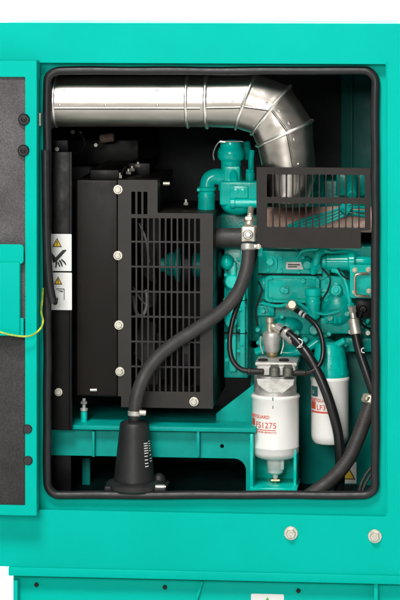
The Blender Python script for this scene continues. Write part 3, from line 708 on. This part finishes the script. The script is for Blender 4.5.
h2 = thing('fuel_line', P(262, 371, 60), 'thin black fuel line looping down the left into the silver filter head', 'hose', GH)
bm = B(); tube(bm, [(256, 246, 80), (254.5, 258, 74), (249, 275, 70), (241, 296, 66), (233.5, 318, 62), (230, 336, 58), (230, 350, 55), (233, 361, 53), (240, 368.5, 52), (248, 371, 52), (256, 371.5, 52)], 2.6, 14)
build(bm, 'hose_body', m_hose, h2)
bm = B(); rod(bm, (250, 371.4, 52), (264, 371.8, 52), 3.2); rod(bm, (247, 371.2, 52), (251, 371.4, 52), 3.8, n=8); build(bm, 'ferrule', m_guard, h2)
h3 = thing('fuel_line', P(300, 372, 60), 'thin black fuel line curling over from the engine to the right of the filter head', 'hose', GH)
bm = B(); tube(bm, [(293, 308, 96), (300, 312.5, 90), (310, 319, 84), (318, 328, 78), (322.5, 341, 72), (323, 355, 66), (319.5, 365, 60), (312, 371.5, 56), (303, 373, 54)], 2.5, 14)
build(bm, 'hose_body', m_hose, h3)
bm = B(); rod(bm, (287, 305, 98), (297, 309.5, 94), 3.2); rod(bm, (292, 304.5, 98), (292, 304.5, 88), 4.8, n=8); build(bm, 'banjo_union', m_yzinc, h3)
bm = B(); rod(bm, (293, 373, 54), (306, 373, 54), 3.2); build(bm, 'ferrule', m_guard, h3)
bm = B(); rod(bm, (300, 312.2, 87), (302, 313.6, 86), 2.9, n=14); rod(bm, (304, 315, 84.5), (305, 315.6, 84), 2.9, n=14); build(bm, 'white_mark', m_ink_w, h3)

h4 = thing('oil_hose', P(340, 490, 70), 'black oil hose running from the feed pump down past the white oil filter', 'hose', GH)
bm = B(); tube(bm, [(283, 330, 82), (292, 337, 76), (301, 346, 70), (311, 360, 63), (320, 377, 58), (328, 397, 55), (334.5, 418, 54), (338.5, 436, 56), (340, 456, 60), (340, 480, 66), (338, 500, 70)], 5.0, 16)
build(bm, 'hose_body', m_hose, h4)
bm = B(); rod(bm, (276.5, 326, 87), (284, 331.5, 82), 4.6, n=8); rod(bm, (284, 331.2, 82), (295.5, 341, 75), 5.9); rod(bm, (285.5, 332.2, 81), (288, 334.3, 79.5), 6.4); rod(bm, (291, 337, 78), (293.5, 339.2, 76.5), 6.4); build(bm, 'crimp_fitting', m_alu, h4)
bm = B(); tube(bm, [(298.5, 338.5, 63), (302, 340.5, 62), (302, 344, 60), (298.8, 346.2, 62)], .55, 8); tube(bm, [(297, 347.5, 64), (301, 347, 60)], .5, 8); build(bm, 'white_mark', m_ink_w, h4)

h5 = thing('oil_hose', P(370, 400, 80), 'black oil hose with a bright crimped fitting hanging at the right edge of the bay', 'hose', GH)
bm = B(); tube(bm, [(355, 330, 88), (357.5, 343, 84), (361, 356, 80), (366.5, 372, 76), (372, 388, 74), (380, 410, 74)], 4.6, 16); build(bm, 'hose_body', m_hose, h5)
bm = B(); rod(bm, (352, 306, 93), (353, 313, 92), 4.2, n=6); rod(bm, (352.6, 312, 92), (354, 320, 91), 3.3); rod(bm, (353.4, 318.5, 91), (356.4, 335, 87), 5.4); rod(bm, (353.8, 321, 90.5), (354.2, 323, 90), 5.9); build(bm, 'crimp_fitting', m_zinc, h5)
bm = B(); tube(bm, [(364, 348, 76), (361.8, 349, 75), (362, 352, 75), (364.6, 352.8, 75)], .55, 8); build(bm, 'white_mark', m_ink_w, h5)

h6 = thing('drain_hose', P(315, 500, 60), 'thick grey corrugated hose slanting down in the lower right corner', 'hose', GH)
bm = B(); pts = spline([P(*q) for q in [(372, 398, 74), (366, 416, 70), (358, 438, 64), (347, 461, 58), (332, 479, 52), (312, 494, 46), (296, 504, 42)]], 22)
sweep(bm, pts, [(7.4 + .09 * math.sin(i * 1.9)) * U for i in range(len(pts))], 18); build(bm, 'hose_body', m_rubber, h6)
bm = B(); rod(bm, (368.6, 404, 72), (371.5, 395, 74), 8.4); rod(bm, (366, 400, 64), (368, 396, 64), 2.6); build(bm, 'hose_clamp', m_yzinc, h6)
h7 = thing('breather_hose', P(358, 500, 90), 'slim grey hose pair rising in the bottom right corner of the opening', 'hose', GH)
bm = B(); tube(bm, [(378, 462, 70), (371, 468, 70), (364.5, 477, 68), (360, 488, 66), (358, 502, 66)], 1.6, 12); build(bm, 'hose_body', m_rubber, h7)
bm = B(); tube(bm, [(380, 466, 66), (373, 472, 66), (367, 481, 64), (362.6, 491, 62), (361, 504, 62)], 1.4, 12); build(bm, 'hose_body', m_rubber, h7)

# ================================================================== FUEL FILTER
ff = thing('fuel_filter', P(275.5, 480, 72), 'white fuel filter with red print under a silver cast head', 'fuel filter', 'white canister filters')
FX, FD = 275.5, 72
bm = B()
lathe(bm, FX, FD, [(20, 393.2), (23.2, 393.6), (24.4, 395), (24.4, 396.5), (23.4, 397.8), (23.4, 444.6), (23.7, 445.2), (23.7, 446), (23.3, 446.6), (23.1, 451), (21.5, 454.5), (18, 457), (12, 458.5), (6, 459)], 64)
can = build(bm, 'can', m_white, ff, smooth=40)
bm = B(); lathe(bm, FX, FD, [(20.5, 374), (21, 376), (20.6, 383), (21.2, 388), (21.2, 394)], 48); box(bm, 256, 364, 296, 376, 52, 92, 2.5, 3)
plate(bm, [(256.5, 379), (294.5, 379), (293.5, 385), (283, 393.4), (268, 393.4), (257.5, 385)], [], 49.5, 12, 1.0); box(bm, 255, 362.5, 297, 366, 50, 94, 1, 2); hd = build(bm, 'filter_head', m_alu, ff)
bm = B()
for x in (263, 284): rod(bm, (x, 364.5, 62), (x, 358.8, 62), 5.2, n=8)
build(bm, 'head_bolt', m_guard, hd)
bm = B()
for x in (274.5, 288): rod(bm, (x, 376.5, 49), (x, 367, 49), 5.3, 5.3, n=24); rod(bm, (x, 367.5, 49), (x, 364.5, 49), 4.4, n=6)
build(bm, 'banjo_bolt', m_olive, hd)
bm = B(); lathe(bm, FX, FD, [(8.6, 458.5), (8.8, 460), (8.2, 468), (7.8, 469), (7.6, 472), (5, 474), (2.6, 475), (2.6, 478)], 24); box(bm, 280, 460, 284, 470, 66, 78, 1); build(bm, 'drain_cup', m_wplast, ff)
bm = B(); lathe(bm, FX, FD, [(1.6, 477), (2.6, 478), (2.6, 482), (1.6, 484), (1.6, 487)], 14); rod(bm, (271, 480.5, 69), (280, 480.5, 69), 1.5); build(bm, 'drain_tap', m_brass, ff)
def on_can(cx, d, R, x_left, ybase, slope=0.0):
    c = P(cx, ybase, d); s = sc(d); a0 = math.asin(max(-1, min(1, (x_left - cx) / R)))
    def f(u, v, w):
        a = a0 + u / (R * s); rr = (R + .12) * s + w
        return Vector((c.x + math.sin(a) * rr, c.y - math.cos(a) * rr, c.z + v))
    return f
def curved_rect(bm, cx, d, R, x0, x1, y0, y1, n=8, lift=.14):
    s = sc(d); a0, a1 = [math.asin(max(-.999, min(.999, (x - cx) / R))) for x in (x0, x1)]
    A, Bv = P(cx, y0, d), P(cx, y1, d); front = []; back = []
    for k in range(n + 1):
        a = a0 + (a1 - a0) * k / n
        for lst, rr in ((front, (R + lift) * s), (back, (R - .4) * s)):
            lst.append((Vector((A.x + math.sin(a) * rr, A.y - math.cos(a) * rr, A.z)), Vector((Bv.x + math.sin(a) * rr, Bv.y - math.cos(a) * rr, Bv.z))))
    for k in range(n):
        bm.faces.new([bm.verts.new(p) for p in (front[k][0], front[k + 1][0], front[k + 1][1], front[k][1])])
    bmesh.ops.remove_doubles(bm, verts=bm.verts, dist=1e-7)
m_s = sc(FD)
bm = B(); letters(bm, 'FLEETGUARD', 4.6 * m_s, on_can(FX, FD, 23.4, 252.6, 415.3), bold=.02 * m_s)
letters(bm, 'FS1275', 8.2 * m_s, on_can(FX, FD, 23.4, 257.2, 424.6), bold=.0)
curved_rect(bm, FX, FD, 23.4, 252.9, 256.2, 416.6, 423.4); curved_rect(bm, FX, FD, 23.4, 253, 277.5, 426.2, 427.0, 14)
letters(bm, 'FUEL WATER SEPARATOR', 2.3 * m_s, on_can(FX, FD, 23.4, 255.5, 429.6))
build(bm, 'red_print', m_red, can)
bm = B(); curved_rect(bm, FX, FD, 23.5, 274.2, 275.2, 393.4, 396.8, 2, 1.0); curved_rect(bm, FX, FD, 23.5, 274.3, 275.1, 402, 405, 2); build(bm, 'alignment_mark', m_navy, can)

# ================================================================== OIL FILTER
of = thing('oil_filter', P(330, 445, 90), 'white oil filter with a turquoise cap, red print and a small dark green label', 'oil filter', 'white canister filters')
OX, OD = 330, 92
bm = B(); lathe(bm, OX, OD, [(16, 375.2), (18.6, 375.8), (19.6, 377.5), (19.4, 379.5), (18.8, 381), (18.8, 434), (18.2, 438.5), (16, 442), (11, 443.5)], 56); oc = build(bm, 'can', m_white, of, smooth=40)
bm = B(); lathe(bm, OX, OD, [(9, 342), (13, 343.2), (14.6, 347), (15.6, 353), (17.2, 362), (18.5, 371), (18.8, 375.6)], 40)
for k in range(7):
    a = 2 * PI * k / 7 + .1; s = sc(OD); A = P(OX, 374, OD); Bq = P(OX, 350, OD)
    rodw(bm, A + Vector((math.cos(a), math.sin(a), 0)) * 16.9 * s, Bq + Vector((math.cos(a), math.sin(a), 0)) * 13.4 * s, 2.6 * s, 1.8 * s, 6)
rod(bm, (336, 346, 86), (345, 340, 84), 4, 3)
build(bm, 'filter_cap', m_engine_cast, of)
bm = B(); curved_rect(bm, OX, OD, 18.8, 312.2, 318.8, 384.5, 394.6); build(bm, 'dark_label', m_navy, oc)
bm = B(); curved_rect(bm, OX, OD, 18.8, 312.4, 316.6, 400.2, 407.2); letters(bm, 'FLEETGUARD', 4.4 * sc(OD), on_can(OX, OD, 18.9, 312.0, 399.6), bold=.03 * sc(OD))
letters(bm, 'LF3', 7.2 * sc(OD), on_can(OX, OD, 18.9, 317.6, 407.4), bold=.02 * sc(OD)); curved_rect(bm, OX, OD, 18.8, 312.4, 331, 408.9, 410.7, 12)
build(bm, 'red_print', m_red, oc)
bm = B(); letters(bm, 'S', 6 * sc(OD), on_can(OX, OD, 19.0, 313.2, 392.5), bold=.02 * sc(OD)); build(bm, 'pale_print', m_alu, oc)

# ================================================================== BLACK CANISTER
cn = thing('breather_canister', P(134, 490, 30), 'tapered black plastic canister with white print at the lower end of the grey hose', 'canister')
CX, CD = 134.3, 29
bm = B(); lathe(bm, CX, CD, [(7, 421), (13, 421.8), (14.4, 423.2), (14.8, 426), (15.0, 428), (20.6, 480), (21, 483), (20, 486)], 56); lathe(bm, CX, CD, [(5.6, 414), (6.2, 415), (6.2, 421), (5, 423)], 28); cb = build(bm, 'body', m_plastic, cn, smooth=40)
bm = B(); lathe(bm, CX + .5, CD, [(22, 480), (27, 481), (29.2, 483), (29.2, 487), (27, 489.5), (20, 490)], 56); box(bm, 104, 487, 166, 493, 10, 48, 1.5, 3); ball(bm, 159, 481, 38, 7, 8, 7); build(bm, 'base_flange', m_plastic, cn)
bm = B(); rod(bm, (155, 488, 14), (165, 488, 14), 3.4); rod(bm, (163, 487.5, 14), (166, 487.5, 14), 2, n=6); build(bm, 'clamp_bolt', m_zinc, cn)
bm = B()
for j, y in enumerate((441.5, 443.8, 446.2, 448.6, 451, 454, 457.6, 461, 464)):
    R = 15 + (y - 428) * .108; curved_rect(bm, CX, CD, R, CX + R * .66, CX + R * (.86 if j < 5 else .82), y - .65, y + .35, 3, .25)
for j, y in enumerate((440, 442.3, 444.6, 447, 449.4, 453.5, 457, 459.6)):
    R = 15 + (y - 428) * .108; curved_rect(bm, CX, CD, R, CX + R * .90, CX + R * .975, y - .6, y + .3, 3, .25)
build(bm, 'white_print', m_ink_w, cb)
